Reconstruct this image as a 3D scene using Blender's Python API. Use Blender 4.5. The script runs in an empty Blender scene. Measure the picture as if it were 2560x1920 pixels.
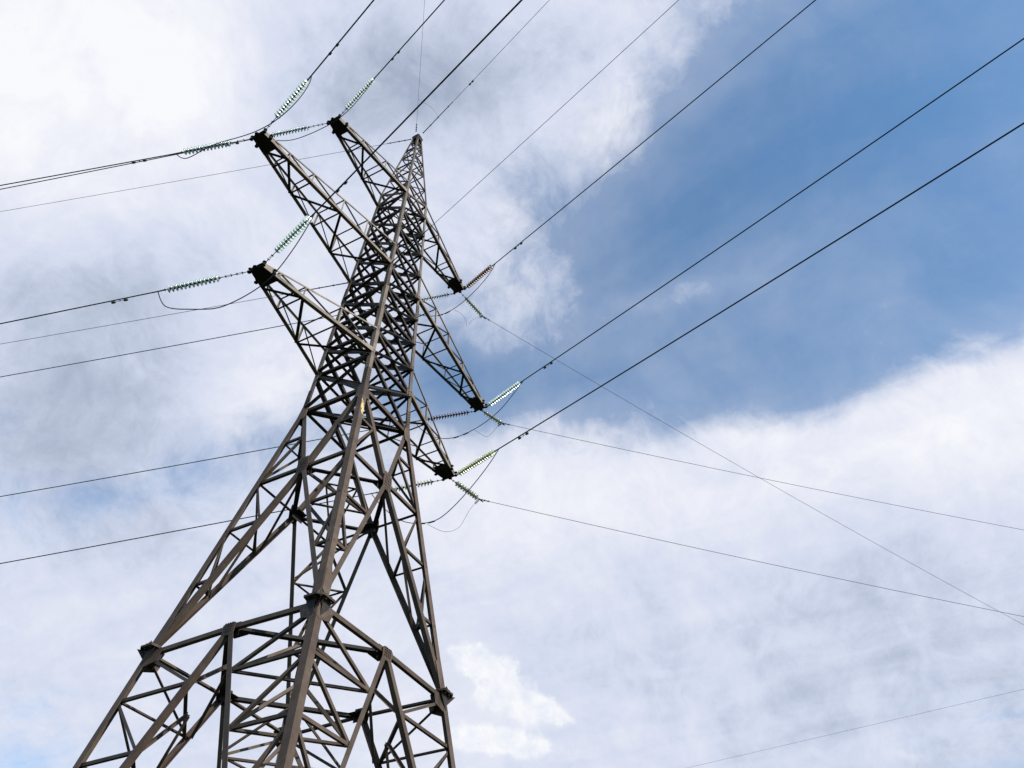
import bpy, math, random
from mathutils import Vector, Matrix
random.seed(4)
R_=math.radians
CAM=[-17.317, -16.969, 1.6]
FOC=0.81305
R=[0.482041, -0.875857, 0.022604]
U=[-0.638532, -0.333526, 0.693569]
FW=[0.599928, 0.348762, 0.720036]
S=3.1000
F=13.3173

# ---------------- camera, sky, sun, exposure ----------------
sc=bpy.context.scene
cam_d=bpy.data.cameras.new("Camera"); cam=bpy.data.objects.new("Camera",cam_d); sc.collection.objects.link(cam)
cam_d.sensor_fit='HORIZONTAL'; cam_d.sensor_width=36.0; cam_d.lens=36.0*FOC; cam_d.clip_start=.1; cam_d.clip_end=4000
rv,uv,fv=Vector(R),Vector(U),Vector(FW)
cam.matrix_world=Matrix(((rv.x,uv.x,-fv.x,CAM[0]),(rv.y,uv.y,-fv.y,CAM[1]),(rv.z,uv.z,-fv.z,CAM[2]),(0,0,0,1)))
sc.camera=cam
sc.view_settings.view_transform='Standard'; sc.view_settings.look='None'; sc.view_settings.exposure=.5; sc.view_settings.gamma=1
SUN_AZ,SUN_EL=R_(263),R_(36)
sd=bpy.data.lights.new("Sun",'SUN'); sd.energy=3.6; sd.angle=R_(.5); sd.color=(1,.94,.85)
so=bpy.data.objects.new("Sun",sd); sc.collection.objects.link(so)
sdir=Vector((math.cos(SUN_EL)*math.cos(SUN_AZ),math.cos(SUN_EL)*math.sin(SUN_AZ),math.sin(SUN_EL)))
so.rotation_euler=sdir.to_track_quat('Z','Y').to_euler(); so.location=(0,0,80)
CUMUL=[[1.623, 1.038, 2.776, 0.049, 0.046, 1.3], [1.69, 0.997, 0.021, 0.062, 0.05, 1.5], [1.828, 1.061, 2.697, 0.069, 0.062, 1.3], [1.922, 1.022, 3.055, 0.082, 0.059, 1.5], [2.001, 1.225, 2.453, 0.086, 0.072, 1.5], [2.112, 1.152, 2.31, 0.074, 0.063, 1.4], [2.026, 0.969, 3.08, 0.045, 0.025, 0.8], [1.996, 1.307, 0.596, 0.094, 0.053, 0.8], [2.648, 0.207, 2.206, 0.08, 0.05, 0.6]]
CLOUD=[[0.177, 0.706, 1.698, 0.453, 0.306, 1.1], [0.43, 1.187, 1.009, 0.592, 0.268, 0.75], [0.295, 0.32, 1.774, 0.265, 0.143, 0.75], [0.379, 0.095, 1.671, 0.09, 0.061, 0.35], [0.469, 0.135, 0.733, 0.089, 0.066, 0.35], [0.51, 0.325, -2.068, 0.109, 0.094, 0.4], [0.639, 0.382, 1.37, 0.102, 0.08, 0.15], [0.559, 0.535, 0.795, 0.174, 0.136, 0.2], [0.756, 1.345, 1.695, 0.182, 0.07, -0.8], [0.532, 1.312, 2.266, 0.148, 0.067, -0.3], [0.778, 0.919, 1.671, 0.266, 0.067, -0.5], [0.524, 0.393, 2.045, 0.085, 0.038, -0.3], [1.02, 1.404, 2.015, 0.269, 0.072, -0.25], [0.666, -0.027, -1.777, 0.263, 0.222, -1.25], [0.649, 0.11, -1.936, 0.138, 0.119, -0.6], [0.847, -0.262, -0.016, 0.337, 0.17, -0.8], [0.804, 0.518, 1.735, 0.159, 0.093, -1.15], [0.903, 0.352, 1.928, 0.253, 0.129, -1.0], [1.006, 0.132, -1.655, 0.193, 0.118, -0.7], [0.79, 0.156, 1.924, 0.102, 0.014, 0.7], [0.784, 0.298, 1.581, 0.11, 0.041, 0.45], [0.678, 0.309, 1.545, 0.077, 0.05, 0.15], [0.737, 0.47, 0.791, 0.039, 0.037, 0.5], [1.271, 0.47, 1.87, 0.328, 0.228, 0.65], [1.31, 0.115, -2.002, 0.264, 0.168, 0.6], [1.271, -0.187, 2.376, 0.168, 0.157, 0.9], [1.895, 0.326, 2.404, 1.01, 0.801, 1.1], [2.023, 0.603, -0.015, 0.662, 0.576, 0.5], [1.489, 1.693, 1.783, 1.165, 0.767, 1.2], [0.994, -0.179, -1.742, 0.186, 0.079, -0.5], [2.13, 0.107, 1.72, 0.318, 0.148, -0.2], [2.068, 0.884, 2.044, 0.251, 0.172, -0.15]]
SHADE=[[0.32, 0.336, 1.692, 0.154, 0.074, 0.9], [0.517, 1.187, 1.622, 0.25, 0.126, 0.8], [0.354, 0.849, 1.634, 0.242, 0.085, 0.4], [0.476, 0.257, 0.384, 0.093, 0.091, 0.4], [0.75, 1.39, 1.822, 0.295, 0.171, 0.5], [0.215, 0.399, 0.713, 0.11, 0.054, 0.4], [0.331, 1.002, 1.881, 0.112, 0.059, 0.3], [2.229, 0.183, 2.662, 0.769, 0.598, 0.4], [1.698, 0.483, 2.113, 0.634, 0.406, 0.15], [0.072, 0.711, 1.766, 0.256, 0.158, -1.1], [0.279, 0.554, 1.202, 0.141, 0.111, -0.1], [0.477, 0.158, 2.282, 0.071, 0.062, -0.6], [1.184, 0.481, 2.061, 0.31, 0.157, -0.7], [0.636, 0.862, 1.098, 0.164, 0.124, -0.6], [1.282, -0.133, 2.3, 0.214, 0.135, -0.7], [1.786, 1.086, 0.543, 0.681, 0.314, -0.1], [1.093, 1.938, 1.386, 0.43, 0.279, 0.1]]

w=bpy.data.worlds.new("World"); sc.world=w; w.use_nodes=True
nt=w.node_tree; N=nt.nodes; L=nt.links; N.clear()
def nd(t,**k):
    n=N.new(t)
    for a,b in k.items(): setattr(n,a,b)
    return n
def mt(op,a,b=None,c=None,clamp=False):
    n=nd('ShaderNodeMath',operation=op,use_clamp=clamp)
    for i,x in enumerate((a,b,c)):
        if x is None: continue
        if isinstance(x,(int,float)): n.inputs[i].default_value=x
        else: L.new(x,n.inputs[i])
    return n.outputs[0]
tc=nd('ShaderNodeTexCoord'); sep=nd('ShaderNodeSeparateXYZ'); L.new(tc.outputs['Generated'],sep.inputs[0])
zc_=mt('MAXIMUM',sep.outputs[2],.06)
cmb=nd('ShaderNodeCombineXYZ'); L.new(mt('DIVIDE',sep.outputs[0],zc_),cmb.inputs[0]); L.new(mt('DIVIDE',sep.outputs[1],zc_),cmb.inputs[1])
P0=cmb.outputs[0]
def noise(vec,scale,detail,rough,dist=0.,typ='FBM'):
    n=nd('ShaderNodeTexNoise'); n.noise_dimensions='3D'; n.inputs['Scale'].default_value=scale; n.inputs['Detail'].default_value=detail
    n.inputs['Roughness'].default_value=rough; n.inputs['Distortion'].default_value=dist; L.new(vec,n.inputs['Vector']); return n
def vm(op,a,b):
    n=nd('ShaderNodeVectorMath',operation=op)
    for i,x in enumerate((a,b)):
        if isinstance(x,tuple): n.inputs[i].default_value=x
        else: L.new(x,n.inputs[i])
    return n.outputs[0]
def scl(v,s):
    n=nd('ShaderNodeVectorMath',operation='SCALE'); L.new(v,n.inputs[0]); n.inputs['Scale'].default_value=s; return n.outputs[0]
dirv=tc.outputs['Generated']
warp=scl(vm('SUBTRACT',noise(P0,2.2,4,.55).outputs['Color'],(.5,.5,.5)),.26)
P1=vm('ADD',P0,warp)
warp2=scl(vm('SUBTRACT',noise(dirv,3.0,3,.5).outputs['Color'],(.5,.5,.5)),.18)
D1=vm('ADD',dirv,warp2)
def blobs(lst,vec):
    acc=None
    for cx,cy,th,s1,s2,amp in lst:
        m=nd('ShaderNodeMapping',vector_type='TEXTURE'); L.new(vec,m.inputs[0])
        m.inputs['Location'].default_value=(cx,cy,0); m.inputs['Rotation'].default_value=(0,0,th); m.inputs['Scale'].default_value=(s1,s2,1)
        q=nd('ShaderNodeVectorMath',operation='DOT_PRODUCT')
        z0=vm('MULTIPLY',m.outputs[0],(1,1,0)); L.new(z0,q.inputs[0]); L.new(z0,q.inputs[1])
        g=mt('EXPONENT',mt('MULTIPLY',q.outputs['Value'],-.6))
        acc=mt('MULTIPLY',g,amp) if acc is None else mt('MULTIPLY_ADD',g,amp,acc)
    return acc
w3=scl(vm('SUBTRACT',noise(dirv,11.0,4,.6).outputs['Color'],(.5,.5,.5)),.07)
D2=vm('ADD',D1,w3)
cov=blobs(CLOUD,P1)
def cen(o,k): return mt('MULTIPLY',mt('SUBTRACT',o,.5),k)
n1=noise(D1,3.4,12,.62,.1).outputs[0]; n2=noise(D2,10.,10,.68,.2).outputs[0]
# long wisps, combed along one wind direction
wm=nd('ShaderNodeMapping',vector_type='TEXTURE'); L.new(P1,wm.inputs[0]); wm.inputs['Rotation'].default_value=(0,0,R_(-93)); wm.inputs['Scale'].default_value=(1.05,.22,1)
n3=noise(wm.outputs[0],1.7,7,.54,.3).outputs[0]
# ridges: thin filaments
rid=mt('SUBTRACT',.25,mt('ABSOLUTE',mt('SUBTRACT',noise(D2,5.5,8,.6,.4).outputs[0],.5)))
nn=mt('ADD',mt('ADD',cen(n1,2.2),cen(n2,1.7)),mt('ADD',cen(n3,1.5),mt('MULTIPLY',mt('SUBTRACT',rid,.18),1.3)))
fld=mt('ADD',cov,nn)
mr=nd('ShaderNodeMapRange',interpolation_type='SMOOTHSTEP'); L.new(fld,mr.inputs['Value']); mr.inputs['From Min'].default_value=-.75; mr.inputs['From Max'].default_value=1.25
veil=nd('ShaderNodeMapRange',interpolation_type='SMOOTHSTEP'); L.new(mt('ADD',mt('MULTIPLY',cov,.5),mt('ADD',cen(n1,1.4),cen(n3,.9))),veil.inputs['Value']); veil.inputs['From Min'].default_value=-1.1; veil.inputs['From Max'].default_value=.6; veil.inputs['To Min'].default_value=.02; veil.inputs['To Max'].default_value=.42
dens=mt('MAXIMUM',mr.outputs[0],veil.outputs[0])
# relief: the cloud field sampled a step towards the sun, against itself
off=noise(vm('ADD',D1,(-.012,-.03,.012)),3.4,12,.62,.1).outputs[0]; off2=noise(vm('ADD',D2,(-.004,-.012,.004)),10.,10,.68,.2).outputs[0]
rel=mt('ADD',mt('MULTIPLY',mt('SUBTRACT',off,n1),2.6),mt('MULTIPLY',mt('SUBTRACT',off2,n2),1.1))
gr=blobs(SHADE,P1)
gn=mt('ADD',cen(noise(D2,3.6,9,.55,.2).outputs[0],1.1),mt('ADD',cen(n3,.8),rel))
gm=nd('ShaderNodeMapRange',interpolation_type='LINEAR'); L.new(mt('ADD',gr,gn),gm.inputs['Value']); gm.inputs['From Min'].default_value=-.95; gm.inputs['From Max'].default_value=1.15
ccol=nd('ShaderNodeValToRGB'); L.new(gm.outputs[0],ccol.inputs[0])
e=ccol.color_ramp.elements; e[0].position=0; e[0].color=(.668,.674,.70,1); e[1].position=1; e[1].color=(.265,.31,.405,1)
x=e.new(.28); x.color=(.575,.59,.66,1); x=e.new(.60); x.color=(.46,.50,.61,1)
sky=nd('ShaderNodeTexSky',sky_type='NISHITA'); sky.sun_disc=False; sky.sun_elevation=SUN_EL; sky.sun_rotation=math.pi/2-SUN_AZ; sky.air_density=1.0; sky.dust_density=.6; sky.ozone_density=1.5
bs=nd('ShaderNodeVectorMath',operation='MULTIPLY'); L.new(sky.outputs[0],bs.inputs[0]); bs.inputs[1].default_value=(.078,.124,.142)
mx=nd('ShaderNodeMix',data_type='RGBA'); L.new(dens,mx.inputs['Factor']); L.new(bs.outputs[0],mx.inputs['A']); L.new(ccol.outputs[0],mx.inputs['B'])
cw=vm('ADD',scl(vm('SUBTRACT',noise(dirv,24.,7,.65).outputs['Color'],(.5,.5,.5)),.17),scl(vm('SUBTRACT',noise(dirv,70.,6,.65).outputs['Color'],(.5,.5,.5)),.06))
cb=blobs(CUMUL,vm('ADD',P0,cw))
cq=noise(dirv,38.,9,.62,.2).outputs[0]
cu=mt('ADD',mt('MULTIPLY',cb,mt('ADD',1.0,cen(cq,1.6))),0.)
cm=nd('ShaderNodeMapRange',interpolation_type='SMOOTHSTEP'); L.new(cu,cm.inputs['Value']); cm.inputs['From Min'].default_value=.30; cm.inputs['From Max'].default_value=1.15; cm.inputs['To Max'].default_value=.93
cq2=noise(vm('ADD',dirv,(-.004,-.012,.006)),38.,9,.62,.2).outputs[0]
cs=mt('MULTIPLY_ADD',mt('SUBTRACT',cq2,cq),3.0,mt('MULTIPLY_ADD',cq,1.2,-.35),clamp=True)
cc=nd('ShaderNodeMix',data_type='RGBA'); L.new(cs,cc.inputs['Factor']); cc.inputs['A'].default_value=(.68,.685,.70,1); cc.inputs['B'].default_value=(.53,.57,.65,1)
mx2=nd('ShaderNodeMix',data_type='RGBA'); L.new(cm.outputs[0],mx2.inputs['Factor']); L.new(mx.outputs['Result'],mx2.inputs['A']); L.new(cc.outputs['Result'],mx2.inputs['B'])
bg=nd('ShaderNodeBackground'); L.new(mx2.outputs['Result'],bg.inputs[0]); bg.inputs[1].default_value=1.0
ow=nd('ShaderNodeOutputWorld'); L.new(bg.outputs[0],ow.inputs[0])

# ---------------- materials ----------------
def newmat(name):
    m=bpy.data.materials.new(name); m.use_nodes=True; return m,m.node_tree.nodes,m.node_tree.links,m.node_tree.nodes['Principled BSDF']
def paint(name,c1,c2,rust=.25,patch=None,rough=.55,spec=.25):
    m,n,l,b=newmat(name)
    t=n.new('ShaderNodeTexCoord'); a=n.new('ShaderNodeTexNoise'); a.inputs['Scale'].default_value=1.7; a.inputs['Detail'].default_value=8; a.inputs['Roughness'].default_value=.65; l.new(t.outputs['Object'],a.inputs[0])
    rp=n.new('ShaderNodeValToRGB'); l.new(a.outputs[0],rp.inputs[0]); e=rp.color_ramp.elements; e[0].position=.3; e[0].color=(*c1,1); e[1].position=.72; e[1].color=(*c2,1)
    g=n.new('ShaderNodeTexNoise'); g.inputs['Scale'].default_value=9; g.inputs['Detail'].default_value=9; g.inputs['Roughness'].default_value=.7; l.new(t.outputs['Object'],g.inputs[0])
    r2=n.new('ShaderNodeValToRGB'); l.new(g.outputs[0],r2.inputs[0]); e=r2.color_ramp.elements; e[0].position=.56; e[0].color=(0,0,0,1); e[1].position=.72; e[1].color=(rust,rust,rust,1)
    mix=n.new('ShaderNodeMix'); mix.data_type='RGBA'; l.new(r2.outputs[0],mix.inputs['Factor']); l.new(rp.outputs[0],mix.inputs['A']); mix.inputs['B'].default_value=(.16,.06,.03,1)
    oi=n.new('ShaderNodeObjectInfo'); vr=n.new('ShaderNodeMapRange'); l.new(oi.outputs['Random'],vr.inputs['Value']); vr.inputs['To Min'].default_value=.72; vr.inputs['To Max'].default_value=1.22
    vs_=n.new('ShaderNodeVectorMath'); vs_.operation='SCALE'; l.new(mix.outputs['Result'],vs_.inputs[0]); l.new(vr.outputs[0],vs_.inputs['Scale'])
    out=vs_.outputs[0]
    if patch:
        # bare, flaked primer: an ellipsoid round a point of the leg, broken up by noise
        for (cx,cy,cz),(sx,sy,sz) in patch:
            mp=n.new('ShaderNodeMapping'); mp.vector_type='TEXTURE'; mp.inputs['Location'].default_value=(cx,cy,cz); mp.inputs['Scale'].default_value=(sx,sy,sz); l.new(t.outputs['Object'],mp.inputs[0])
            ln=n.new('ShaderNodeVectorMath'); ln.operation='LENGTH'; l.new(mp.outputs[0],ln.inputs[0])
            ns=n.new('ShaderNodeTexNoise'); ns.inputs['Scale'].default_value=7; ns.inputs['Detail'].default_value=6; l.new(t.outputs['Object'],ns.inputs[0])
            ad=n.new('ShaderNodeMath'); ad.operation='MULTIPLY_ADD'; l.new(ns.outputs[0],ad.inputs[0]); ad.inputs[1].default_value=2.2; l.new(ln.outputs['Value'],ad.inputs[2])
            ms=n.new('ShaderNodeMapRange'); l.new(ad.outputs[0],ms.inputs['Value']); ms.inputs['From Min'].default_value=1.95; ms.inputs['From Max'].default_value=1.75
            mm=n.new('ShaderNodeMix'); mm.data_type='RGBA'; l.new(ms.outputs[0],mm.inputs['Factor']); l.new(out,mm.inputs['A']); mm.inputs['B'].default_value=(.62,.44,.20,1); out=mm.outputs['Result']
    l.new(out,b.inputs['Base Color']); b.inputs['Roughness'].default_value=rough; b.inputs['Specular IOR Level'].default_value=spec
    rr=n.new('ShaderNodeMapRange'); l.new(g.outputs[0],rr.inputs['Value']); rr.inputs['To Min'].default_value=rough-.15; rr.inputs['To Max'].default_value=rough+.25; l.new(rr.outputs[0],b.inputs['Roughness'])
    bp=n.new('ShaderNodeBump'); bp.inputs['Strength'].default_value=.25; bp.inputs['Distance'].default_value=.004; l.new(g.outputs[0],bp.inputs['Height']); l.new(bp.outputs[0],b.inputs['Normal'])
    return m
hwK,hwC,zK,zcr=.4708,.2967,3.293,2.106
ZL=[3.293,3.972,4.459,4.976,5.490,5.971,6.515,7.056,7.589,8.095]   # K, A0, A1, P, Q, B0, B1, S, T, C0
ZC1=8.46
def hw(z): return 1-(1-hwK)/zK*z if z<zK else hwK+(hwC-hwK)*(z-zK)/(ZL[-1]-zK)
def W(x,y,z): return Vector((x*S,y*S,z*S+F))
zp=2.88; hp=hw(zp)*S
M_leg=paint('brown_paint',(.056,.036,.025),(.118,.083,.060),.55,[((-hp+.11,-hp,zp*S+F),(.10,.12,.55)),((hw(3.78)*S-.06,-hw(3.78)*S,3.78*S+F),(.10,.10,.22))])
M_up=paint('weathered_paint',(.095,.070,.053),(.19,.15,.118),.25)
M_shade=paint('shaded_steel',(.018,.015,.014),(.036,.03,.026),.5,rough=.6)  # near-black steel: shade on inner parts, caps and tips is in the colour
M_arm=paint('pale_steel',(.13,.10,.075),(.29,.226,.172),.2)
M_brace_shade=paint('shaded_bracing',(.020,.014,.011),(.052,.037,.028),.4)  # darker copy of the tower paint, with the bars' shade painted in
M_bolt_shade=paint('shaded_bolts',(.03,.025,.022),(.06,.05,.04),.5)  # bolt colour darkened to carry the small shadows around the heads
def simple(name,col,rough=.5,metal=0.,trans=0.,spec=.5,ior=1.5):
    m,n,l,b=newmat(name); t=n.new('ShaderNodeTexCoord'); a=n.new('ShaderNodeTexNoise'); a.inputs['Scale'].default_value=14; a.inputs['Detail'].default_value=5; l.new(t.outputs['Object'],a.inputs[0])
    hs=n.new('ShaderNodeMix'); hs.data_type='RGBA'; l.new(a.outputs[0],hs.inputs['Factor']); hs.inputs['A'].default_value=(*[c*.8 for c in col],1); hs.inputs['B'].default_value=(*[min(1,c*1.15) for c in col],1); l.new(hs.outputs['Result'],b.inputs['Base Color'])
    b.inputs['Roughness'].default_value=rough; b.inputs['Metallic'].default_value=metal; b.inputs['Transmission Weight'].default_value=trans; b.inputs['Specular IOR Level'].default_value=spec; b.inputs['IOR'].default_value=ior
    return m
M_glass=simple('green_glass',(.76,.93,.84),.12,trans=.6,spec=.9)
M_yglass=simple('yellow_green_glass',(.74,.78,.52),.12,trans=.6,spec=.9)
M_porc=simple('brown_porcelain',(.075,.026,.014),.34,spec=.25)
M_iron=simple('insulator_cap_iron',(.05,.075,.058),.6,spec=.3)
M_wire=simple('aluminium_strand_dull',(.012,.012,.017),.6,spec=.2)
M_conc=simple('concrete',(.35,.34,.31),.9)

# ---------------- mesh helpers ----------------
class MB:
    def __init__(s): s.v=[]; s.f=[]; s.sm=[]; s.mi=[]; s.cur=0
    def add(s,vs,fs,smooth=False):
        o=len(s.v); s.v+= [tuple(v) for v in vs]; s.f+=[tuple(i+o for i in f) for f in fs]; s.sm+=[smooth]*len(fs); s.mi+=[s.cur]*len(fs)
    def build(s,name,mat,parent=None):
        me=bpy.data.meshes.new(name); me.from_pydata(s.v,[],s.f); me.materials.append(mat)
        if any(s.mi): me.materials.append(M_bolt_shade); me.polygons.foreach_set('material_index',s.mi)
        me.polygons.foreach_set('use_smooth',s.sm); me.update()
        o=bpy.data.objects.new(name,me); sc.collection.objects.link(o)
        if parent: o.parent=parent
        return o
    def prism(s,poly,off):                       # polygon (list of Vectors) extruded by off
        n=len(poly); a=[Vector(p) for p in poly]; b=[p+off for p in a]
        nrm=(a[1]-a[0]).cross(a[2]-a[1])
        if nrm.dot(off)<0: fs=[tuple(range(n)),tuple(range(2*n-1,n-1,-1))]+[(i,i+n,(i+1)%n+n,(i+1)%n) for i in range(n)]
        else: fs=[tuple(range(n-1,-1,-1)),tuple(range(n,2*n))]+[(i,(i+1)%n,(i+1)%n+n,i+n) for i in range(n)]
        s.add(a+b,fs)
    def ang(s,p,q,wd,t,a,b,sh=0.):               # L profile, corner line p-q, flanges along a and b
        p=Vector(p);q=Vector(q)
        pr=[(0,0),(wd,0),(wd,t),(t,t),(t,wd),(0,wd)]
        A=[p+a*(x+sh)+b*y for x,y in pr]; B=[q+a*(x+sh)+b*y for x,y in pr]
        fs=[(i,(i+1)%6,(i+1)%6+6,i+6) for i in range(6)]+[(3,2,1,0),(5,4,3,0),(6,7,8,9),(6,9,10,11)]
        if (b.cross(a)).dot(q-p)>0: fs=[tuple(reversed(f)) for f in fs]
        s.add(A+B,fs)
    def tube(s,pts,r,n=8,cap=True):
        pts=[Vector(p) for p in pts]; rs=r if isinstance(r,(list,tuple)) else [r]*len(pts); vs=[];pa=None
        for i,p in enumerate(pts):
            d=(pts[min(i+1,len(pts)-1)]-pts[max(i-1,0)]).normalized()
            if pa is None: pa=d.cross(Vector((0,0,1))) if abs(d.z)<.95 else d.cross(Vector((1,0,0)))
            pa=(pa-d*pa.dot(d)).normalized(); pb=d.cross(pa)
            vs+=[p+pa*math.cos(2*math.pi*k/n)*rs[i]+pb*math.sin(2*math.pi*k/n)*rs[i] for k in range(n)]
        fs=[(i*n+k,i*n+(k+1)%n,(i+1)*n+(k+1)%n,(i+1)*n+k) for i in range(len(pts)-1) for k in range(n)]
        if cap: fs+=[tuple(range(n-1,-1,-1)),tuple(range((len(pts)-1)*n,len(pts)*n))]
        s.add(vs,fs,True)
    def bolt(s,p,d,r=.022,h=.024):
        s.cur=1; d=Vector(d).normalized(); x=d.orthogonal().normalized(); y=d.cross(x)
        s.prism([Vector(p)+x*math.cos(k*math.pi/3)*r+y*math.sin(k*math.pi/3)*r for k in range(6)],d*h); s.cur=0
def empty(name,loc,parent=None):
    o=bpy.data.objects.new(name,None); sc.collection.objects.link(o); o.location=loc
    if parent: o.parent=parent
    return o
def tag(o,label=None,cat=None,group=None,kind=None):
    for k,v in (('label',label),('category',cat),('group',group),('kind',kind)):
        if v: o[k]=v
    return o

# ---------------- ground ----------------
g=MB(); n_=60; ext=1500
vs=[];fs=[]
for i in range(n_+1):
    for j in range(n_+1):
        x=-ext+2*ext*i/n_; y=-ext+2*ext*j/n_; vs.append((x,y,-.02+(0 if math.hypot(x,y)<60 else .8*math.sin(x*.011)*math.cos(y*.013))))
for i in range(n_):
    for j in range(n_):
        a=i*(n_+1)+j; fs.append((a,a+n_+1,a+n_+2,a+1))
g.add(vs,fs,True)
m,n,l,b=newmat('meadow'); t=n.new('ShaderNodeTexCoord'); a=n.new('ShaderNodeTexNoise'); a.inputs['Scale'].default_value=.4; a.inputs['Detail'].default_value=10; l.new(t.outputs['Object'],a.inputs[0])
rp=n.new('ShaderNodeValToRGB'); l.new(a.outputs[0],rp.inputs[0]); e=rp.color_ramp.elements; e[0].position=.35; e[0].color=(.012,.018,.008,1); e[1].position=.7; e[1].color=(.032,.036,.018,1); l.new(rp.outputs[0],b.inputs['Base Color']); b.inputs['Roughness'].default_value=.95; b.inputs['Specular IOR Level'].default_value=.1
tag(g.build('ground',m),'dark green meadow grass around the feet of the pylon',None,None,'structure')

# ---------------- tower ----------------
T=empty('transmission_tower',(0,0,0)); tag(T,'tall brown steel lattice pylon with six arms and a pointed peak','pylon')
SG={'N':(-1,-1),'L':(-1,1),'F':(1,1),'R':(1,-1)}
X,Y,Z=Vector((1,0,0)),Vector((0,1,0)),Vector((0,0,1))
# faces: (corner a, corner b, outward normal)
FACES=[('L','N',-X),('N','R',-Y),('R','F',X),('F','L',Y)]
def C(c,z,h=None):
    h=hw(z) if h is None else h; return W(SG[c][0]*h,SG[c][1]*h,z)
def brace(name,p,q,wd,t,nrm,parent=T,depth=0.,mat=None,trim=0.,outw=False):
    "angle bar from p to q; one flange flat in the plane whose outward normal is nrm, the other pointing inwards"
    p=Vector(p);q=Vector(q); d=(q-p).normalized(); p=p+d*trim; q=q-d*trim
    a=nrm.cross(d).normalized()
    if abs(nrm.z)>.9:
        if a.x+a.y>0: a=-a
    elif a.z<0: a=-a
    bdir=(-nrm+d*nrm.dot(d)).normalized()
    m=MB(); o=bdir*depth; m.ang(p+o,q+o,wd,t,a,-bdir if outw else bdir,-wd/2); return m.build(name,mat or M_leg,parent)
def plate(name,poly,off,mat,parent,bolts=(),bd=None,br=.022):
    m=MB(); m.prism(poly,off)
    for q in bolts: m.bolt(q,bd,br)
    return m.build(name,mat,parent)
legs={}
zb=-F/S
pk_h=.06; zpk=10.62
def ph(z): # peak half width
    return hw(ZC1)+(pk_h-hw(ZC1))*(z-ZC1)/(zpk-ZC1)
for c,(sx,sy) in SG.items():
    ax,ay=-X*sx,-Y*sy
    lg=empty('leg',(0,0,0),T)
    if c=='N': lg['label']='leg nearest the camera, with a pale worn patch'
    legs[c]=lg
    for nm,z0,z1,wd,t,mat in (('lower_section',zb+.02,-.02,.235,.022,M_leg),('middle_section',.02,zK+.05,.225,.02,M_leg),('upper_section',zK+.05,5.62,.185,.018,M_up),('top_section',5.62,ZC1,.15,.016,M_up)):
        m=MB(); m.ang(C(c,z0),C(c,z1),wd,t,ax,ay); m.build(nm,mat,lg)
    m=MB(); m.ang(C(c,ZC1,ph(ZC1)),C(c,zpk,ph(zpk)),.095,.012,ax,ay); m.build('peak_section',M_up,lg)
    # splices (angle cover outside with two bolt rows on each face)
    for z0,z1,wd in ((3.28,3.66,.20),(5.47,5.80,.165)):
        m=MB(); o=-(ax+ay)*.016; m.ang(C(c,z0)+o,C(c,z1)+o,wd,.014,ax,ay)
        nb=9
        for i in range(nb):
            zz=z0+(z1-z0)*(i+.5)/nb; q=C(c,zz)+o
            for u_ in (.3,.75):
                zs=(z1-z0)/nb*.25*(1 if u_<.5 else -1)*S
                m.bolt(q+ax*wd*u_+Z*zs,-ay); m.bolt(q+ay*wd*u_+Z*zs,-ax)
        m.build('splice_plate',M_up if z0>4 else M_leg,lg)
    # flange joint at z=0: two thick horizontal plates, ribs, bolts
    m=MB(); q=C(c,0); ctr=q+(ax+ay)*.06
    poly=[ctr+ax*x+ay*y for x,y in ((-.29,-.14),(-.14,-.29),(.30,-.29),(.35,-.10),(.35,.10),(.10,.35),(-.10,.35),(-.29,.30))]
    m.prism(poly,Z*.028); m.prism([p_-Z*.034 for p_ in poly],Z*.028)
    for x,y in ((-.2,-.2),(.2,-.22),(-.22,.2),(.25,.05),(.05,.25),(0,-.22),(-.22,0)):
        m.bolt(ctr+ax*x+ay*y+Z*.028,Z,.03,.06); m.bolt(ctr+ax*x+ay*y-Z*.034,-Z,.03,.05)
    for s_ in (1,-1):
        for d_,e_ in ((ax,ay),(ay,ax)):
            b0=q+d_*-.008+(Z*.029 if s_>0 else -Z*.035)
            m.prism([b0,b0-d_*.17,b0+Z*s_*.26],e_*.014)
    m.build('flange_plate',M_leg,lg)
    m=MB()
    for d_,e_ in ((ax,ay),(ay,ax)):
        for s2 in (-.16,.05,.22):
            b0=q+e_*(s2+.06)+d_*.03-Z*.036
            m.prism([b0,b0+d_*.34,b0+d_*.30-Z*.14,b0+d_*.02-Z*.50],e_*.014)
    m.prism([q-Z*.036+(ax+ay)*.02,q-Z*.036-(ax+ay)*.22,q-Z*.40+(ax+ay)*.0],(ax-ay)*.010)
    m.build('stiffener',M_shade,lg)
    # concrete footing
    m=MB(); q=C(c,zb); 
    lo=[q+X*x+Y*y for x,y in ((-.6,-.6),(.6,-.6),(.6,.6),(-.6,.6))]; hi=[q+X*x+Y*y+Z*.35 for x,y in ((-.4,-.4),(.4,-.4),(.4,.4),(-.4,.4))]
    m.add(lo+hi,[(4,5,6,7),(0,1,5,4),(1,2,6,5),(2,3,7,6),(3,0,4,7)]); m.build('concrete_footing',M_conc,lg)

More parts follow.
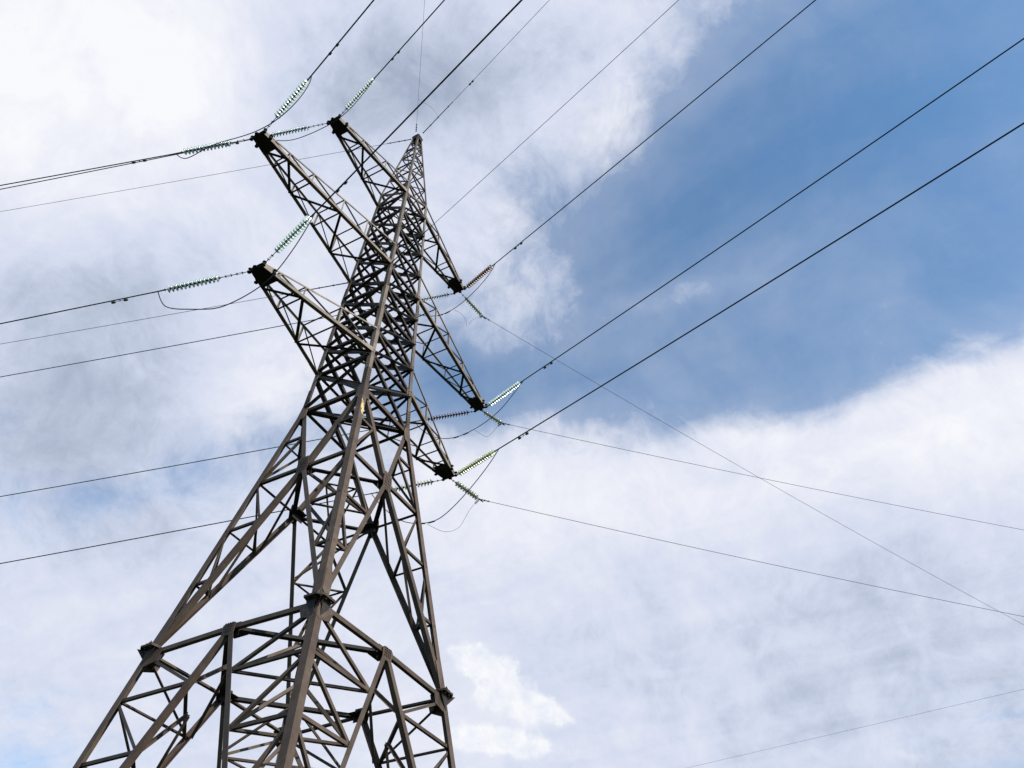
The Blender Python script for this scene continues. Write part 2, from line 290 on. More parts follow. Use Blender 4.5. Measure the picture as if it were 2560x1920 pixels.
hcr=hw(zcr)
ZF=-3.45
def onleg(c,z): return C(c,z)
def lerp(a,b,t): return a+(b-a)*t
def atz(a,b,z): 
    zz=z*S+F; return lerp(a,b,(zz-a.z)/(b.z-a.z))
DN={}   # nodes on diagonals: DN[(face, corner, key)]
CR={};MD={}
for fi,(ca,cb,nr) in enumerate(FACES):
    P=(C(ca,zcr)+C(cb,zcr))/2; CR[fi]=P; Mid=(C(ca,0)+C(cb,0))/2; MD[fi]=Mid
    inn=-nr
    # X of the middle section (four half bars meeting under the bolted plate)
    for c in (ca,cb):
        dd=(Mid-C(c,0)).normalized()
        brace('diagonal_brace',C(c,zK)+dd*.10,P,.175,.016,nr,depth=.026)
        brace('diagonal_brace',P,C(c,0)+dd*.12+Z*.12,.168,.018,nr,depth=.026)
        DN[fi,c,'u']=atz(C(c,zK),P,2.745)
        for k,z in (('l1',1.42),('l2',.735),('l3',.33)): DN[fi,c,k]=atz(C(c,0),P,z)
        # bottom section: bars from face middle down to the feet
        brace('base_diagonal',Mid,C(c,ZF),.158,.018,nr,depth=.03)
        for k,z in (('d1',-.51),('d2',-1.08),('d3',-1.72),('d4',-2.45)): DN[fi,c,k]=atz(Mid,C(c,ZF),z)
    # horizontals
    for c in (ca,cb):
        brace('horizontal_strut',C(c,0)-Z*.12,Mid-Z*.06,.13,.014,nr,depth=.028,trim=.12)
        brace('horizontal_strut',C(c,zcr),P,.11,.012,nr,depth=.048,trim=.08)
    brace('horizontal_strut',C(ca,zK+.02),C(cb,zK+.02),.15,.014,nr,depth=.05,trim=.06)
    # crossing plate and mid plate with bolts
    sd_=(C(cb,0)-C(ca,0)).normalized()
    def rect(ctr,w_,h_,sk=0): return [ctr+sd_*(x*w_/2)+Z*(y*h_/2)+sd_*(sk*y*h_/2) for x,y in ((-1,-1),(1,-1),(1,1),(-1,1))]
    ctr=P-inn*.004
    bl=[ctr+nr*.016+sd_*x*.13+Z*y*.3 for x in (-1,-.35,.35,1) for y in (-1,-.6,-.2,.2,.6,1) if not(abs(x)>.9 and abs(y)>.9)]
    plate('crossing_plate',[ctr+sd_*x+Z*z for x,z in ((-.19,-.36),(.19,-.36),(.24,0),(.19,.36),(-.19,.36),(-.24,0))],nr*.016,M_leg,T,bl,nr,.024)
    m=MB(); m.prism([P+inn*.20+sd_*x+Z*z for x,z in ((-.26,-.3),(.26,-.3),(.26,.22),(-.26,.22))],inn*.014)
    m.prism([P+inn*.09+sd_*-.25+inn*0+Z*-.05,P+inn*.09+sd_*.25+Z*-.05,P+inn*.45+sd_*.22+Z*-.05,P+inn*.45-sd_*.22+Z*-.05],Z*.014)
    m.build('inner_gusset',M_shade,T)
    ctr=Mid-Z*.05-inn*.004
    bl=[ctr+nr*.016+sd_*x*.12+Z*(y*.11-.04) for x in (-1,-.35,.35,1) for y in (-1,-.33,.33,1)]
    plate('middle_plate',[ctr+sd_*x+Z*z for x,z in ((-.20,-.28),(.20,-.28),(.24,.04),(.18,.09),(-.18,.09),(-.24,.04))],nr*.016,M_leg,T,bl,nr,.024)
    m=MB(); m.prism([Mid+inn*.10+sd_*-.2-Z*.12,Mid+inn*.10+sd_*.2-Z*.12,Mid+inn*.5+sd_*.26-Z*.12,Mid+inn*.5-sd_*.26-Z*.12],Z*.016); m.prism([Mid+inn*.17+sd_*x+Z*z for x,z in ((-.22,-.3),(.22,-.3),(.2,.14),(-.2,.14))],inn*.016)
    m.build('inner_gusset',M_shade,T)
    # leg gussets at the flange joint (above and below) and at K
    for c,s_ in ((ca,1),(cb,-1)):
        q=C(c,0)+nr*.004; h_=sd_*s_
        dl=(C(c,1)-C(c,0)).normalized(); dx=(P-C(c,0)).normalized()
        plate('gusset_plate',[q+Z*.04,q+h_*.30+Z*.04,q+dx*1.05+h_*.05,q+dl*1.1+h_*.02],nr*.012,M_leg,legs[c])
        dl=(C(c,-1)-C(c,0)).normalized(); q=C(c,0)+nr*.004-Z*.05
        plate('gusset_plate',[q,q+h_*.34,q+h_*.62-Z*.12,q+h_*.52-Z*.42,q+dl*.62+h_*.12,q+dl*.55],nr*.012,M_leg,legs[c])
        q=C(c,zK)+nr*.004; dx=(P-C(c,zK)).normalized(); dl=(C(c,0)-C(c,zK)).normalized()
        plate('gusset_plate',[q+Z*.28,q+h_*.24+Z*.16,q+h_*.30-Z*.06,q+dx*.55+h_*.08,q+dl*.6],nr*.012,M_leg,legs[c])
    # secondary bars between legs and diagonals
    for c in (ca,cb):
        S1,S2=.085,.010
        for a_,k in ((2.745,'u'),(zcr,'u'),(zcr,'l1'),(1.42,'l1'),(1.42,'l2'),(.735,'l2'),(.735,'l3')):
            brace('secondary_brace',C(c,a_),DN[fi,c,k],S1,S2,nr,depth=.045 if a_ in (2.745,1.42) else .058,trim=.03)
        for a_,k in ((0,'d1'),(-.51,'d1'),(-.51,'d2'),(-1.08,'d2'),(-1.08,'d3'),(-1.72,'d3'),(-1.72,'d4')):
            brace('base_secondary_brace',C(c,a_)-(Z*.2 if a_==0 else Z*0),DN[fi,c,k],.09,.01,nr,depth=.055 if k in('d1','d3') else .068,trim=.06)
# corner ties and inner diamonds
for c,(sx,sy) in SG.items():
    fs_=[i for i,(a_,b_,n__) in enumerate(FACES) if c in (a_,b_)]
    f1,f2=fs_ if fs_!=[0,3] else (0,3)
    dg=(Vector((sx,sy,0))).normalized()
    for k in ('u','l1','l2','d1','d2','d3','d4'):
        brace('corner_tie',DN[f1,c,k],DN[f2,c,k],.085 if k[0]!='d' else .105,.01,-Z,depth=-.07 if k!='u' else -.05,trim=.08)
    m1=(MD[f1]+MD[f2])/2-Z*.05
    for f_ in (f1,f2):
        brace('inner_tie',m1,DN[f_,c,'d1'],.09,.01,dg,depth=.12,trim=.08)
        brace('inner_tie',(DN[f1,c,'d1']+DN[f2,c,'d1'])/2,DN[f_,c,'d2'],.085,.01,dg,depth=.10,trim=.08)
        brace('inner_tie',(DN[f1,c,'d2']+DN[f2,c,'d2'])/2,DN[f_,c,'d3'],.085,.01,dg,depth=.10,trim=.08)
    brace('inner_tie',CR[f1],DN[f2,c,'l1'],.085,.01,dg,depth=.12,trim=.15)
    brace('inner_tie',DN[f1,c,'l1'],DN[f2,c,'l2'],.085,.01,dg,depth=.09,trim=.08)
    brace('inner_strut',MD[f1]-Z*.05,MD[f2]-Z*.05,.18,.014,-Z,depth=-.1,trim=.30,mat=M_shade)
    brace('inner_strut',CR[f1]-Z*.02,CR[f2]-Z*.02,.16,.014,-Z,depth=-.1,trim=.30,mat=M_shade)
for a_,b_,dz in (('L','R',.02),('N','F',.085)):
    brace('diaphragm_strut',C(a_,zK)+Z*dz,C(b_,zK)+Z*dz,.20,.016,-Z,trim=.12,mat=M_shade)
    for zz in (ZL[1],ZL[5],ZL[9]):
        brace('diaphragm_strut',C(a_,zz)+Z*(dz+.02),C(b_,zz)+Z*(dz+.02),.12,.012,-Z,trim=.1,mat=M_shade)
# upper body: X panels and horizontals
for fi,(ca,cb,nr) in enumerate(FACES):
    for i in range(9):
        z0,z1=ZL[i],ZL[i+1]; wd=.15 if i<5 else .125
        sd_=(C(cb,0)-C(ca,0)).normalized()
        dm=M_brace_shade
        brace('body_diagonal',C(ca,z0)+Z*.05,C(cb,z1)-Z*.04,wd,.012,nr,depth=.034,trim=.15,mat=dm,outw=True)
        brace('body_diagonal',C(cb,z0)+Z*.05,C(ca,z1)-Z*.04,wd*.8,.011,nr,depth=.038,trim=.05,mat=dm)
        if i: brace('body_horizontal',C(ca,z0),C(cb,z0),wd*.9,.012,nr,depth=.056,trim=.03,mat=M_brace_shade)
    brace('body_horizontal',C(ca,ZL[9]),C(cb,ZL[9]),.1,.012,nr,depth=.056,trim=.03)
    for i in range(1,10):
        for c,s_ in ((ca,1),(cb,-1)):
            q=C(c,ZL[i])-nr*.019; h_=sd_*s_; k=1.25 if ZL[i] in (ZL[1],ZL[5],ZL[9]) else 1.
            bl=[q+h_*x*k+Z*y*k-nr*-.001 for x,y in ((.06,.12),(.06,-.12),(.06,0),(.16,.05),(.16,-.06))]
            plate('joint_plate',[q+h_*.01+Z*.22*k,q+h_*.13*k+Z*.20*k,q+h_*.25*k+Z*.08*k,q+h_*.25*k-Z*.08*k,q+h_*.13*k-Z*.20*k,q+h_*.01-Z*.22*k],-nr*.010,M_leg,legs[c],[b_+nr*.019 for b_ in bl],nr,.018)
# cage panel C0-C1 and the peak
pkz=[ZC1,8.95,9.38,9.76,10.10,10.38]
for fi,(ca,cb,nr) in enumerate(FACES):
    brace('peak_brace',C(ca,ZL[9]),C(cb,ZC1),.09,.01,nr,depth=.02,trim=.04,mat=M_up)
    brace('peak_brace',C(cb,ZL[9]),C(ca,ZC1),.08,.01,nr,depth=.034,trim=.04,mat=M_up)
    for i,z in enumerate(pkz):
        brace('peak_strut',C(ca,z,ph(z)),C(cb,z,ph(z)),.065,.008,nr,depth=.030,trim=.02,mat=M_leg)
        if i<len(pkz)-1:
            z1=pkz[i+1]; a_,b_=(ca,cb) if i%2 else (cb,ca)
            brace('peak_brace',C(a_,z,ph(z)),C(b_,z1,ph(z1)),.06,.008,nr,depth=.014,trim=.03,mat=M_leg)
m=MB(); zt=zpk
for nr,sdv in ((-X,Y),(X,Y),(-Y,X),(Y,X)):
    q=W(0,0,zpk)+nr*(pk_h*S+.02); m.prism([q+sdv*x+Z*z for x,z in ((-.20,-.22),(.20,-.22),(.20,.10),(.1,.16),(-.1,.16),(-.20,.10))],nr*.014)
q=W(0,0,zpk)+Z*.06; m.prism([q+X*x+Y*y for x,y in ((-.24,-.24),(.24,-.24),(.24,.24),(-.24,.24))],Z*.014)
m.prism([q+X*x+Y*y-Z*.5 for x,y in ((-.2,-.2),(.2,-.2),(.2,.2),(-.2,.2))],Z*.012)
m.build('peak_cap',M_shade,T)

# ---------------- crossarms ----------------
ARMS={'LA':(-1,1,2.1),'LB':(-1,5,2.8),'LC':(-1,9,1.84),'RA':(1,1,2.1),'RB':(1,5,2.8),'RC':(1,9,1.84)}
ARML={'LA':'lower left crossarm','LB':'longest left crossarm, reaching furthest out','LC':'short top left crossarm','RA':'lowest right crossarm','RB':'longest right crossarm','RC':'short top right crossarm'}
TW=.085
for an,(sg,li,xt) in ARMS.items():
    A=empty('crossarm',(0,0,0),T); A['label']=ARML[an]
    z0=ZL[li]; z1=ZL[li+1] if li<9 else ZC1; h0,h1=hw(z0),hw(z1)
    st=[0,.23,.42,.65,.82,.93] if li==5 else [0,.33,.65,.86]
    ztip=.075
    def bot(t,s): return W(sg*(h0+(xt-h0)*t), s*(h0+(TW-h0)*t), z0)
    def top(t,s): return W(sg*(h1+(xt-h1)*t), s*(h1+(TW-h1)*t), z1+(z0+ztip-z1)*t)
    for s in (1,-1):
        b0,b1=bot(0,s),bot(1,s); d=(b1-b0).normalized(); out=(Z.cross(d)).normalized()
        if out.y*s<0: out=-out
        m=MB(); m.ang(b0,b1,.15,.014,Z,-out); m.build('bottom_chord',M_arm,A)
        t0,t1=top(0,s),top(1,s); m=MB(); m.ang(t0,t1,.075,.009,-Z,-out); m.build('top_chord',M_arm,A)
        for i,t in enumerate(st):
            if i:
                brace('post',bot(t,s)+Z*.03,top(t,s),.065,.008,out,A,depth=.012,mat=M_arm)
                brace('side_brace',bot(st[i-1],s)+Z*.1,top(t,s)-Z*.03,.05,.007,out,A,depth=.026,mat=M_brace_shade,trim=.06)
        m=MB(); q=b1-d*.02; m.prism([q,q-d*.62,q-d*.62+Z*.14,q-d*.25+Z*(ztip*S),q+Z*(ztip*S)],-out*-.010); m.build('side_plate',M_arm,A)
        m=MB(); q=b0; m.prism([q-d*.05-Z*.02,q+d*.62-Z*.0,q+d*.30+Z*.18,q-d*.05+Z*.22],out*.010); m.build('root_plate',M_arm,A)
    for i,t in enumerate(st):
        if i:
            brace('cross_strut',bot(t,1)+Z*.02,bot(t,-1)+Z*.02,.07,.009,-Z,A,depth=-.02,mat=M_brace_shade,trim=.03)
            brace('cross_strut',top(t,1)-Z*.02,top(t,-1)-Z*.02,.06,.008,-Z,A,depth=-.0,mat=M_brace_shade,trim=.01)
    s=-1 if sg<0 else 1
    zz=st+([1.0] if li==5 else [])
    for i in range(len(st)-1):
        brace('bottom_diagonal',bot(st[i],s),bot(st[i+1],-s),.11,.011,-Z,A,depth=-.034,mat=M_brace_shade,trim=.04); s=-s
    # tip plates with lugs
    m=MB(); lft=1-.76/((xt-h0)*S)
    for dz in (-.016,.155):
        poly=[bot(lft,1)+Z*dz,bot(lft,-1)+Z*dz,bot(1,-1)+X*sg*.05+Z*dz,bot(1,1)+X*sg*.05+Z*dz]; m.prism(poly,Z*.014)
    for (t,s,dx,dy) in ((1,1,.02,.07),(1,-1,.02,-.07),(lft+.06,1,0,.06),(lft+.06,-1,0,-.06)):
        q=bot(t,s)+X*sg*dx+Y*dy
        for dz in (-.018,.157):
            m.prism([q+X*math.cos(k*math.pi/6)*.075+Y*math.sin(k*math.pi/6)*.075+Z*dz*1.02 for k in range(12)],Z*.02)
        m.tube([q-Z*.05,q+Z*.22],.03,8)
    q=bot(1,0)+X*sg*.10; m.prism([q+X*math.cos(k*math.pi/6)*.07+Y*math.sin(k*math.pi/6)*.09+Z*.0 for k in range(12)],Z*.02)
    m.build('tip_plate',M_shade,A)
def armtip(an,s=0):
    sg,li,xt=ARMS[an]; return W(sg*xt,s*TW,ZL[li])

WIRES={"LBA": [[-8.68, 0.31, 31.824], 1.94606, 0.16088, 0.000484], "LAA": [[-6.51, 0.31, 25.624], 1.94604, 0.20058, 0.000484], "RCA": [[5.704, 0.31, 38.396], 1.946, 0.16846, 0.000484], "RBA": [[8.618, 0.31, 31.824], 1.94606, 0.16329, 0.000484], "RAA": [[6.51, 0.31, 25.624], 1.94596, 0.1703, 0.000484], "EA": [[0.0, 0.186, 46.487], 1.94609, 0.15301, 0.000484], "LCA": [[-5.704, 0.31, 38.396], 1.94605, 0.2026, 0.000484], "LBB": [[-8.68, -0.31, 31.824], -1.8675, -0.00131, 0.000484], "LCB": [[-5.704, -0.31, 38.396], -1.8675, 0.03005, 0.000484], "LAB": [[-6.51, -0.31, 25.624], -1.86752, 0.05802, 0.000484], "RCB": [[5.704, -0.31, 38.396], -1.86749, 0.0381, 0.000484], "RBB": [[8.618, -0.31, 31.824], -1.86748, 0.05451, 0.000484], "RAB": [[6.51, -0.31, 25.624], -1.86748, 0.06696, 0.000484], "EB": [[0.0, -0.186, 46.487], -1.8675, -0.04277, 0.000484], "RCT": [[7.594, -0.413, 38.024], -0.48836, 0.10216, 0.000645], "RBT": [[9.916, -0.534, 31.638], -0.83762, 0.0564, 0.000645], "RAT": [[8.285, -0.542, 25.438], -0.80252, 0.05371, 0.000645], "ET": [[-0.217, 0.0, 46.642], 3.78738, 0.04713, 0.000484], "AA": [[-1.158, 1.158, 31.827], 1.94603, 0.15005, 0.000484], "AB": [[-1.158, -1.158, 31.827], -1.86753, 0.02999, 0.000484]}
CD={"LAA": 3.2550000000000003, "LBA": 3.038, "LCA": 3.1, "LAB": 3.2550000000000003, "LBB": 3.2550000000000003, "LCB": 2.976, "RAB": 2.8830000000000005, "RBB": 2.8830000000000005, "RCB": 2.542, "RAA": 3.2550000000000003, "RBA": 3.1, "RCA": 3.1}
TAPC={"RC": [7.594, -0.413, 38.024], "RB": [9.916, -0.534, 31.638], "RA": [8.285, -0.542, 25.438]}
JUMP={"LA": [[-7.703, 3.339, 24.977], [-7.684, 2.81, 24.056], [-7.672, 2.475, 23.543], [-7.658, 2.072, 23.227], [-7.616, 0.907, 22.702], [-7.587, 0.089, 22.179], [-7.574, -0.266, 21.998], [-7.556, -0.774, 21.842], [-7.542, -1.185, 21.858], [-7.507, -2.157, 22.018], [-7.5, -2.352, 22.252], [-7.494, -2.527, 22.51], [-7.485, -2.777, 22.815], [-7.471, -3.175, 23.901], [-7.464, -3.368, 24.933], [-7.462, -3.423, 25.441]], "LB": [[-9.793, 3.137, 31.34], [-9.789, 2.95, 31.096], [-9.775, 2.383, 30.259], [-9.766, 2.032, 29.929], [-9.759, 1.754, 29.884], [-9.746, 1.2, 30.111], [-9.735, 0.75, 30.064], [-9.723, 0.268, 29.888], [-9.697, -0.788, 29.206], [-9.68, -1.473, 28.936], [-9.668, -1.948, 28.894], [-9.658, -2.348, 28.872], [-9.643, -2.944, 29.019], [-9.634, -3.315, 29.726], [-9.629, -3.526, 30.47], [-9.628, -3.591, 31.235], [-9.632, -3.423, 31.834]], "LC": [[-6.84, 3.194, 37.773], [-6.77, 1.515, 35.718], [-6.752, 1.097, 35.484], [-6.697, -0.214, 35.1], [-6.656, -1.211, 35.157], [-6.644, -1.484, 35.282], [-6.634, -1.738, 35.367], [-6.615, -2.175, 35.756], [-6.599, -2.566, 36.441], [-6.588, -2.813, 37.465], [-6.574, -3.156, 38.311]], "RA": [[5.317, 3.339, 25.075], [5.328, 3.149, 24.724], [5.36, 2.549, 23.993], [5.399, 1.846, 23.236], [5.42, 1.458, 22.928], [5.446, 0.973, 22.677], [5.475, 0.45, 22.52], [5.5, 0.0, 22.445], [5.515, -0.283, 22.468], [5.529, -0.542, 22.536], [5.555, -1.006, 22.84], [5.594, -1.729, 23.528], [5.636, -2.488, 24.464], [5.658, -2.898, 25.087], [5.667, -3.067, 25.435]], "RB": [[7.482, 3.194, 31.323], [7.481, 3.212, 31.058], [7.512, 2.557, 30.297], [7.534, 2.08, 29.811], [7.559, 1.545, 29.472], [7.579, 1.118, 29.282], [7.599, 0.701, 29.176], [7.621, 0.224, 29.206], [7.646, -0.304, 29.295], [7.664, -0.693, 29.436], [7.696, -1.383, 29.727], [7.718, -1.851, 30.081], [7.742, -2.352, 30.628], [7.761, -2.772, 31.429], [7.775, -3.067, 31.671]], "RC": [[4.568, 3.194, 37.879], [4.588, 2.896, 37.174], [4.635, 2.182, 36.503], [4.678, 1.532, 36.008], [4.716, 0.955, 35.621], [4.748, 0.467, 35.411], [4.776, 0.054, 35.386], [4.813, -0.501, 35.5], [4.848, -1.034, 35.882], [4.889, -1.66, 36.436], [4.931, -2.284, 37.15], [4.955, -2.653, 37.874], [4.961, -2.741, 38.303]], "RAt": [[5.49, 0.171, 22.436], [5.795, 0.093, 22.467], [6.149, 0.003, 22.494], [6.413, -0.064, 22.55], [6.793, -0.161, 22.756], [7.161, -0.255, 23.122], [7.36, -0.306, 23.444], [7.493, -0.34, 23.845], [7.774, -0.412, 24.607], [7.994, -0.468, 24.964], [8.285, -0.542, 25.438]], "RBt": [[7.651, -0.414, 29.292], [7.955, -0.431, 29.442], [8.416, -0.455, 29.513], [8.827, -0.477, 29.692], [9.148, -0.494, 30.294], [9.566, -0.516, 31.04], [9.916, -0.534, 31.638]], "RCt": [[4.813, -0.507, 35.424], [5.308, -0.49, 35.837], [5.763, -0.475, 35.972], [6.058, -0.465, 35.86], [6.099, -0.463, 35.538]], "RCu": [[6.253, -0.458, 35.854], [6.552, -0.448, 36.547], [6.893, -0.437, 37.067], [7.594, -0.413, 38.024]]}
FAINT=[[41.94, 2.117, 25.717], [39.463, -20.373, 25.717]]

# ---------------- insulator strings ----------------
def lathe(m,prof,n=20):   # profile (r,h) along +Z
    vs=[];fs=[]
    for r,h in prof: vs+=[(r*math.cos(2*math.pi*k/n),r*math.sin(2*math.pi*k/n),h) for k in range(n)]
    for i in range(len(prof)-1):
        for k in range(n): fs.append((i*n+k,i*n+(k+1)%n,(i+1)*n+(k+1)%n,(i+1)*n+k))
    m.add(vs,fs,True)
PITCH=.146
def disc_mesh(mat):
    m=MB(); lathe(m,[(.03,.045),(.06,.05),(.10,.060),(.134,.084),(.142,.098),(.136,.108),(.120,.090),(.110,.104),(.100,.080),(.084,.098),(.068,.076),(.05,.088),(.03,.07),(.03,.045)],22)
    o=m.build('glass_disc',mat); me=o.data; bpy.data.objects.remove(o); return me
m=MB(); lathe(m,[(0,-.004),(.03,-.004),(.045,.005),(.05,.03),(.052,.056),(.03,.06),(.014,.064),(.014,.13),(.02,.14),(0,.142)],12); o=m.build('metal_cap',M_iron); CAPM=o.data; bpy.data.objects.remove(o)
DM={'g':disc_mesh(M_glass),'y':disc_mesh(M_yglass),'b':disc_mesh(M_porc)}
def lnk(name,me,loc,parent):
    o=bpy.data.objects.new(name,me); sc.collection.objects.link(o); o.location=loc; o.parent=parent; return o
def string(name_label,a,b,kind,nd_,group,clamp=.34,gaps=()):
    a=Vector(a);b=Vector(b); d=(b-a); Lg=d.length
    E=empty('insulator_string',a); E.rotation_mode='QUATERNION'; E.rotation_quaternion=d.to_track_quat('Z','Y')
    tag(E,name_label,'insulator',group)
    lead=max(.15,Lg-clamp-nd_*PITCH)
    m=MB(); k=max(2,int(lead/.2)); 
    for i in range(k):                                     # shackles and twin-strap links
        z0=lead*i/k; z1=lead*(i+1)/k-.02
        if i%2: m.tube([(.022,0,z0),(.022,0,z1)],.009,6); m.tube([(-.022,0,z0),(-.022,0,z1)],.009,6)
        else: m.tube([(0,0,z0),(0,0,z1)],.014,6)
        m.tube([(-.05,0,z0),(.05,0,z0)],.017,6); m.tube([(0,-.035,z1),(0,.035,z1)],.014,6)
    m.build('shackle_chain',M_iron,E)
    for i in range(nd_):
        dd=lnk('glass_disc' if kind!='b' else 'porcelain_disc',DM[kind],(0,0,lead+i*PITCH),E)
        if kind=='b': pass
        lnk('metal_cap',CAPM,(0,0,0),dd)
    z0=lead+nd_*PITCH-.02
    m=MB(); m.tube([(0,0,z0),(0,0,z0+.1)],.016,6); m.tube([(0,0,z0+.08),(0,0,Lg+.25)],[.03,.022],8); m.tube([(-.045,0,z0+.1),(.045,0,z0+.1)],.018,6)
    m.build('tension_clamp',M_iron,E); return E
def wpt(k,d):
    tip,az,s,kk=WIRES[k]; return Vector((tip[0]+math.cos(az)*d,tip[1]+math.sin(az)*d,tip[2]-s*d+kk*d*d))
NDS={'LAA':13,'LBA':13,'LCA':13,'RAA':17,'RBA':17,'RCA':17,'LAB':14,'LBB':14,'LCB':14,'RAB':16,'RBB':16,'RCB':14}
KIND={'RCB':'b','RBA':'b','RAA':'y','RAB':'y'}
posn={'LA':'lower left arm','LB':'longest left arm','LC':'short top left arm','RA':'lowest right arm','RB':'longest right arm','RC':'short top right arm'}
matn={'g':'pale green glass','b':'brown porcelain','y':'yellowish green glass'}
for k in NDS:
    an=k[:2]; s=1 if k[2]=='A' else -1
    kd=KIND.get(k,'g'); st_=armtip(an,s)+Vector((ARMS[an][0]*.04,s*.12,.03))
    dr='pulling left, away from' if s>0 else 'pulling up and right from'
    string('%s insulator string %s tip of %s'%(matn[kd],dr,posn[an]),st_,wpt(k,CD[k]),kd,NDS[k],'long tension insulator strings at the arm tips')
for k,n__,ln in (('RC',9,'top'),('RB',8,'longest'),('RA',9,'lowest')):
    a=armtip(k)+Vector((.14,0,.01)); string('short yellow green glass insulator string for the thin branch wire, under %s right arm tip'%ln,a,TAPC[k],'y',n__,'short branch insulator strings on the right',clamp=.12)

# ---------------- wires ----------------
def damper(m,p,d,below=.12,hl=.22):
    d=d.normalized(); q=p-Z*below
    m.tube([p,q],.018,6); m.tube([q-d*hl,q+d*hl],.007,6)
    for s in (-1,1): c=q+d*hl*s; m.tube([c-d*.075,c-d*.05,c+d*.05,c+d*.075],[.03,.048,.048,.03],10)
def wire(name,label,cat,k,d0,d1,r,damps=(),grip=0,group=None,dr=1.):
    n=70; pts=[wpt(k,d0+(d1-d0)*(i/n)**1.6) for i in range(n+1)]
    m=MB(); m.tube(pts,r,8); o=m.build(name,M_wire); tag(o,label,cat,group)
    for d in damps:
        mm=MB(); damper(mm,wpt(k,d),wpt(k,d+.1)-wpt(k,d),.12*dr,.22*dr); mm.build('vibration_damper',M_iron,o)
    if grip:
        mm=MB(); q=[wpt(k,d0+grip*i/12) for i in range(13)]; mm.tube(q,[r+.016-.0005*i for i in range(13)],8)
        for j in (0,.25,.5,.85): 
            c=wpt(k,d0+grip*j); dd=(wpt(k,d0+grip*j+.05)-c).normalized(); sd=dd.cross(Z).normalized(); mm.tube([c-sd*.05,c+sd*.05],.02,6)
        mm.build('wire_grip',M_iron,o)
    return o
def S_(v): return v*S
DAMP={'LAA':S_(1.47),'LBA':S_(1.43),'LCA':S_(1.44),'LAB':S_(1.55),'LBB':S_(1.51),'LCB':S_(1.39),'RAB':S_(1.41),'RBB':S_(1.47),'RCB':S_(1.39),'RAA':S_(1.5),'RBA':S_(1.45),'RCA':S_(1.45)}
lbl={'LA':'lower left arm','LB':'longest left arm','LC':'short top left arm','RA':'lowest right arm','RB':'longest right arm','RC':'short top right arm'}
for k in NDS:
    s='running out of the picture to the left' if k[2]=='A' else 'running up and out over the top right'
    wire('conductor_wire','thick black conductor from %s, %s'%(lbl[k[:2]],s),'power line',k,CD[k]+.02,170,.026 if k[2]=='B' else .022,[DAMP[k]],0,'main conductors of the line')
for k,ln in (('RC','short top'),('RB','longest'),('RA','lowest')):
    wire('branch_wire','thin branch wire falling right from the %s right arm'%ln,'power line',k+'T',0,140,.011,(),.5,'thin branch wires to the right')
wire('earth_wire','thin earth wire from the peak cap running left past the arms','earth wire','EA',.25,170,.0115,(),1.4,'earth wires at the peak')
wire('earth_wire','thin earth wire from the peak cap slanting up to the right','earth wire','EB',.25,170,.0115,[4.4],2.6,'earth wires at the peak',.5)
wire('earth_wire','faint thin earth wire rising nearly straight up from the peak','earth wire','ET',.1,160,.007,(),.5,'earth wires at the peak')
wire('fibre_cable','thin cable clamped to the left far leg, leaving left with a spiral grip','cable','AA',.05,170,.0105,(),2.6,'cables clamped to the body')
wire('fibre_cable','thin cable clamped to the near leg, passing behind to the upper right','cable','AB',.05,170,.0105,(),2.6,'cables clamped to the body')
# spiral grips farther out on the two cables
a,b=Vector(FAINT[0]),Vector(FAINT[1]); d=(b-a)
m=MB(); m.tube([a-d*3+(d*7)*(i/40)+Z*(((i-20)/20)**2*.4-.03) for i in range(41)],.007,8)
tag(m.build('distant_wire',M_wire),'faint far wire crossing the bottom right corner of the sky','power line')
m=MB(); pc=[wpt('ET',.5+.0)]; 
p0=wpt('ET',2.1); p1=wpt('EB',1.6); up=Vector(U)
pts=[]
for i in range(17):
    t=i/16; pts.append(lerp(p0,p1,t)+Z*math.sin(math.pi*t)*.35+(p1-p0).normalized()*math.sin(math.pi*t)*.15)
m.tube(pts,.006,6); tag(m.build('bonding_loop',M_wire),'small thin looped lead joining two earth wires at the peak','cable')
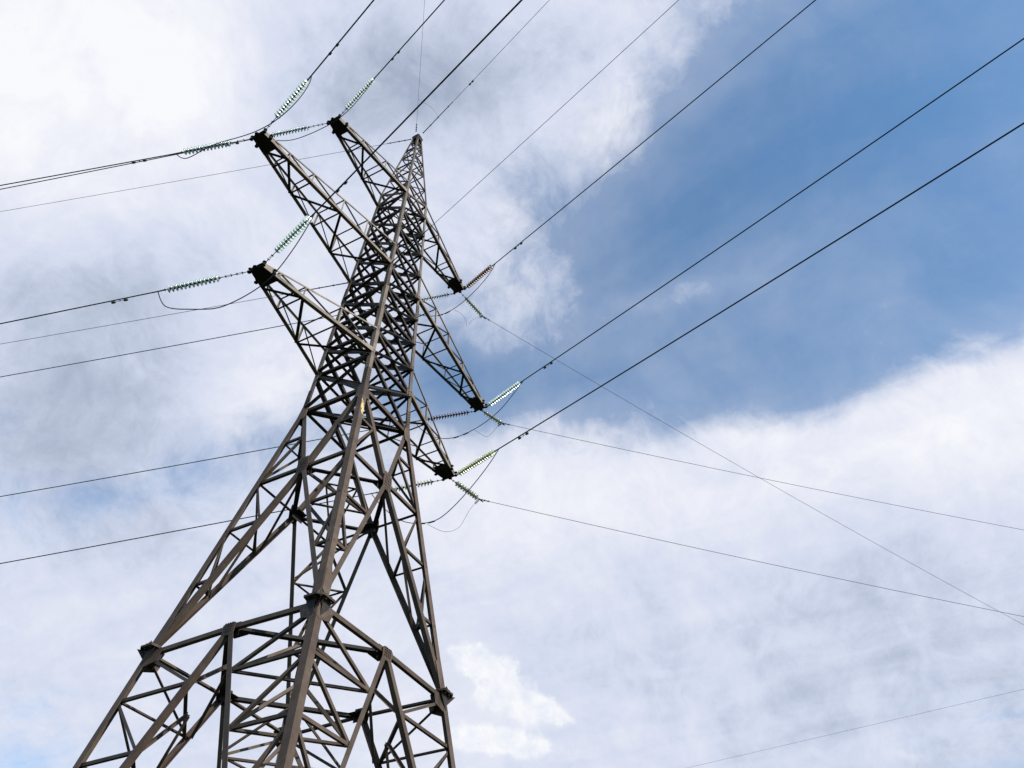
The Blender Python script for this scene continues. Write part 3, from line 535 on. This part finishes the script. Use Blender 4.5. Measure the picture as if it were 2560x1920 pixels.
# ---------------- jumpers ----------------
def spline(pts,sub=6):
    P=[Vector(p) for p in pts]; P=[P[0]*2-P[1]]+P+[P[-1]*2-P[-2]]; out=[]
    for i in range(1,len(P)-2):
        p0,p1,p2,p3=P[i-1:i+3]
        for j in range(sub):
            t=j/sub; out.append(.5*((2*p1)+(p2-p0)*t+(2*p0-5*p1+4*p2-p3)*t*t+(3*p1-p0-3*p2+p3)*t**3))
    out.append(P[-2]); return out
def smooth(pts,it=2):
    P=[Vector(p) for p in pts]
    for _ in range(it): P=[P[0]]+[(P[i-1]+P[i]*2+P[i+1])/4 for i in range(1,len(P)-1)]+[P[-1]]
    return P
for k in ('LA','LB','LC','RA','RB','RC'):
    pts=spline(smooth(JUMP[k],2))
    m=MB(); m.tube(pts,.018,8); o=m.build('jumper_wire',M_wire); tag(o,'black jumper loop hanging under the tip of the %s'%lbl[k],'jumper wire','jumper loops under the arm tips')
    if k[0]=='R':
        for j in (.44,.52):
            i=int(len(pts)*j); mm=MB(); dd=(pts[i+1]-pts[i]).normalized(); mm.tube([pts[i]-dd*.16-Z*.01,pts[i]-dd*.13-Z*.012,pts[i]+dd*.13-Z*.012,pts[i]+dd*.16-Z*.01],[.022,.034,.034,.022],8); mm.build('clamp',M_iron,o)
for k,lb,armk in (('RAt','thin branch lead sagging below the lowest right arm','RA'),('RBt','thin bent branch lead below the longest right arm','RB'),('RCt','short loose lead end hanging from top right jumper','RC'),('RCu','short loose lead end hanging from top right branch insulator','RC')):
    pts=spline(smooth(JUMP[k],1)); m=MB(); m.tube(pts,.0075,6); o=m.build('branch_lead',M_wire); tag(o,lb,'jumper wire','thin branch leads')
    if k!='RCt':
        e0,e1=Vector(TAPC[armk]),pts[-8]; dd=(e1-e0).normalized(); mm=MB(); sd=dd.cross(Z).normalized(); up_=sd.cross(dd)
        for j in range(4):
            c=e0+dd*(.12+.1*j); mm.tube([c-up_*.07,c+up_*.07],.014,6)
            mm.tube([c-sd*.04,c+sd*.04],.012,6)
        mm.tube([e0,e0+dd*.5],.012,6); mm.build('grip_clamp',M_iron,o)
# render settings
sc.cycles.max_bounces=8; sc.cycles.transparent_max_bounces=8
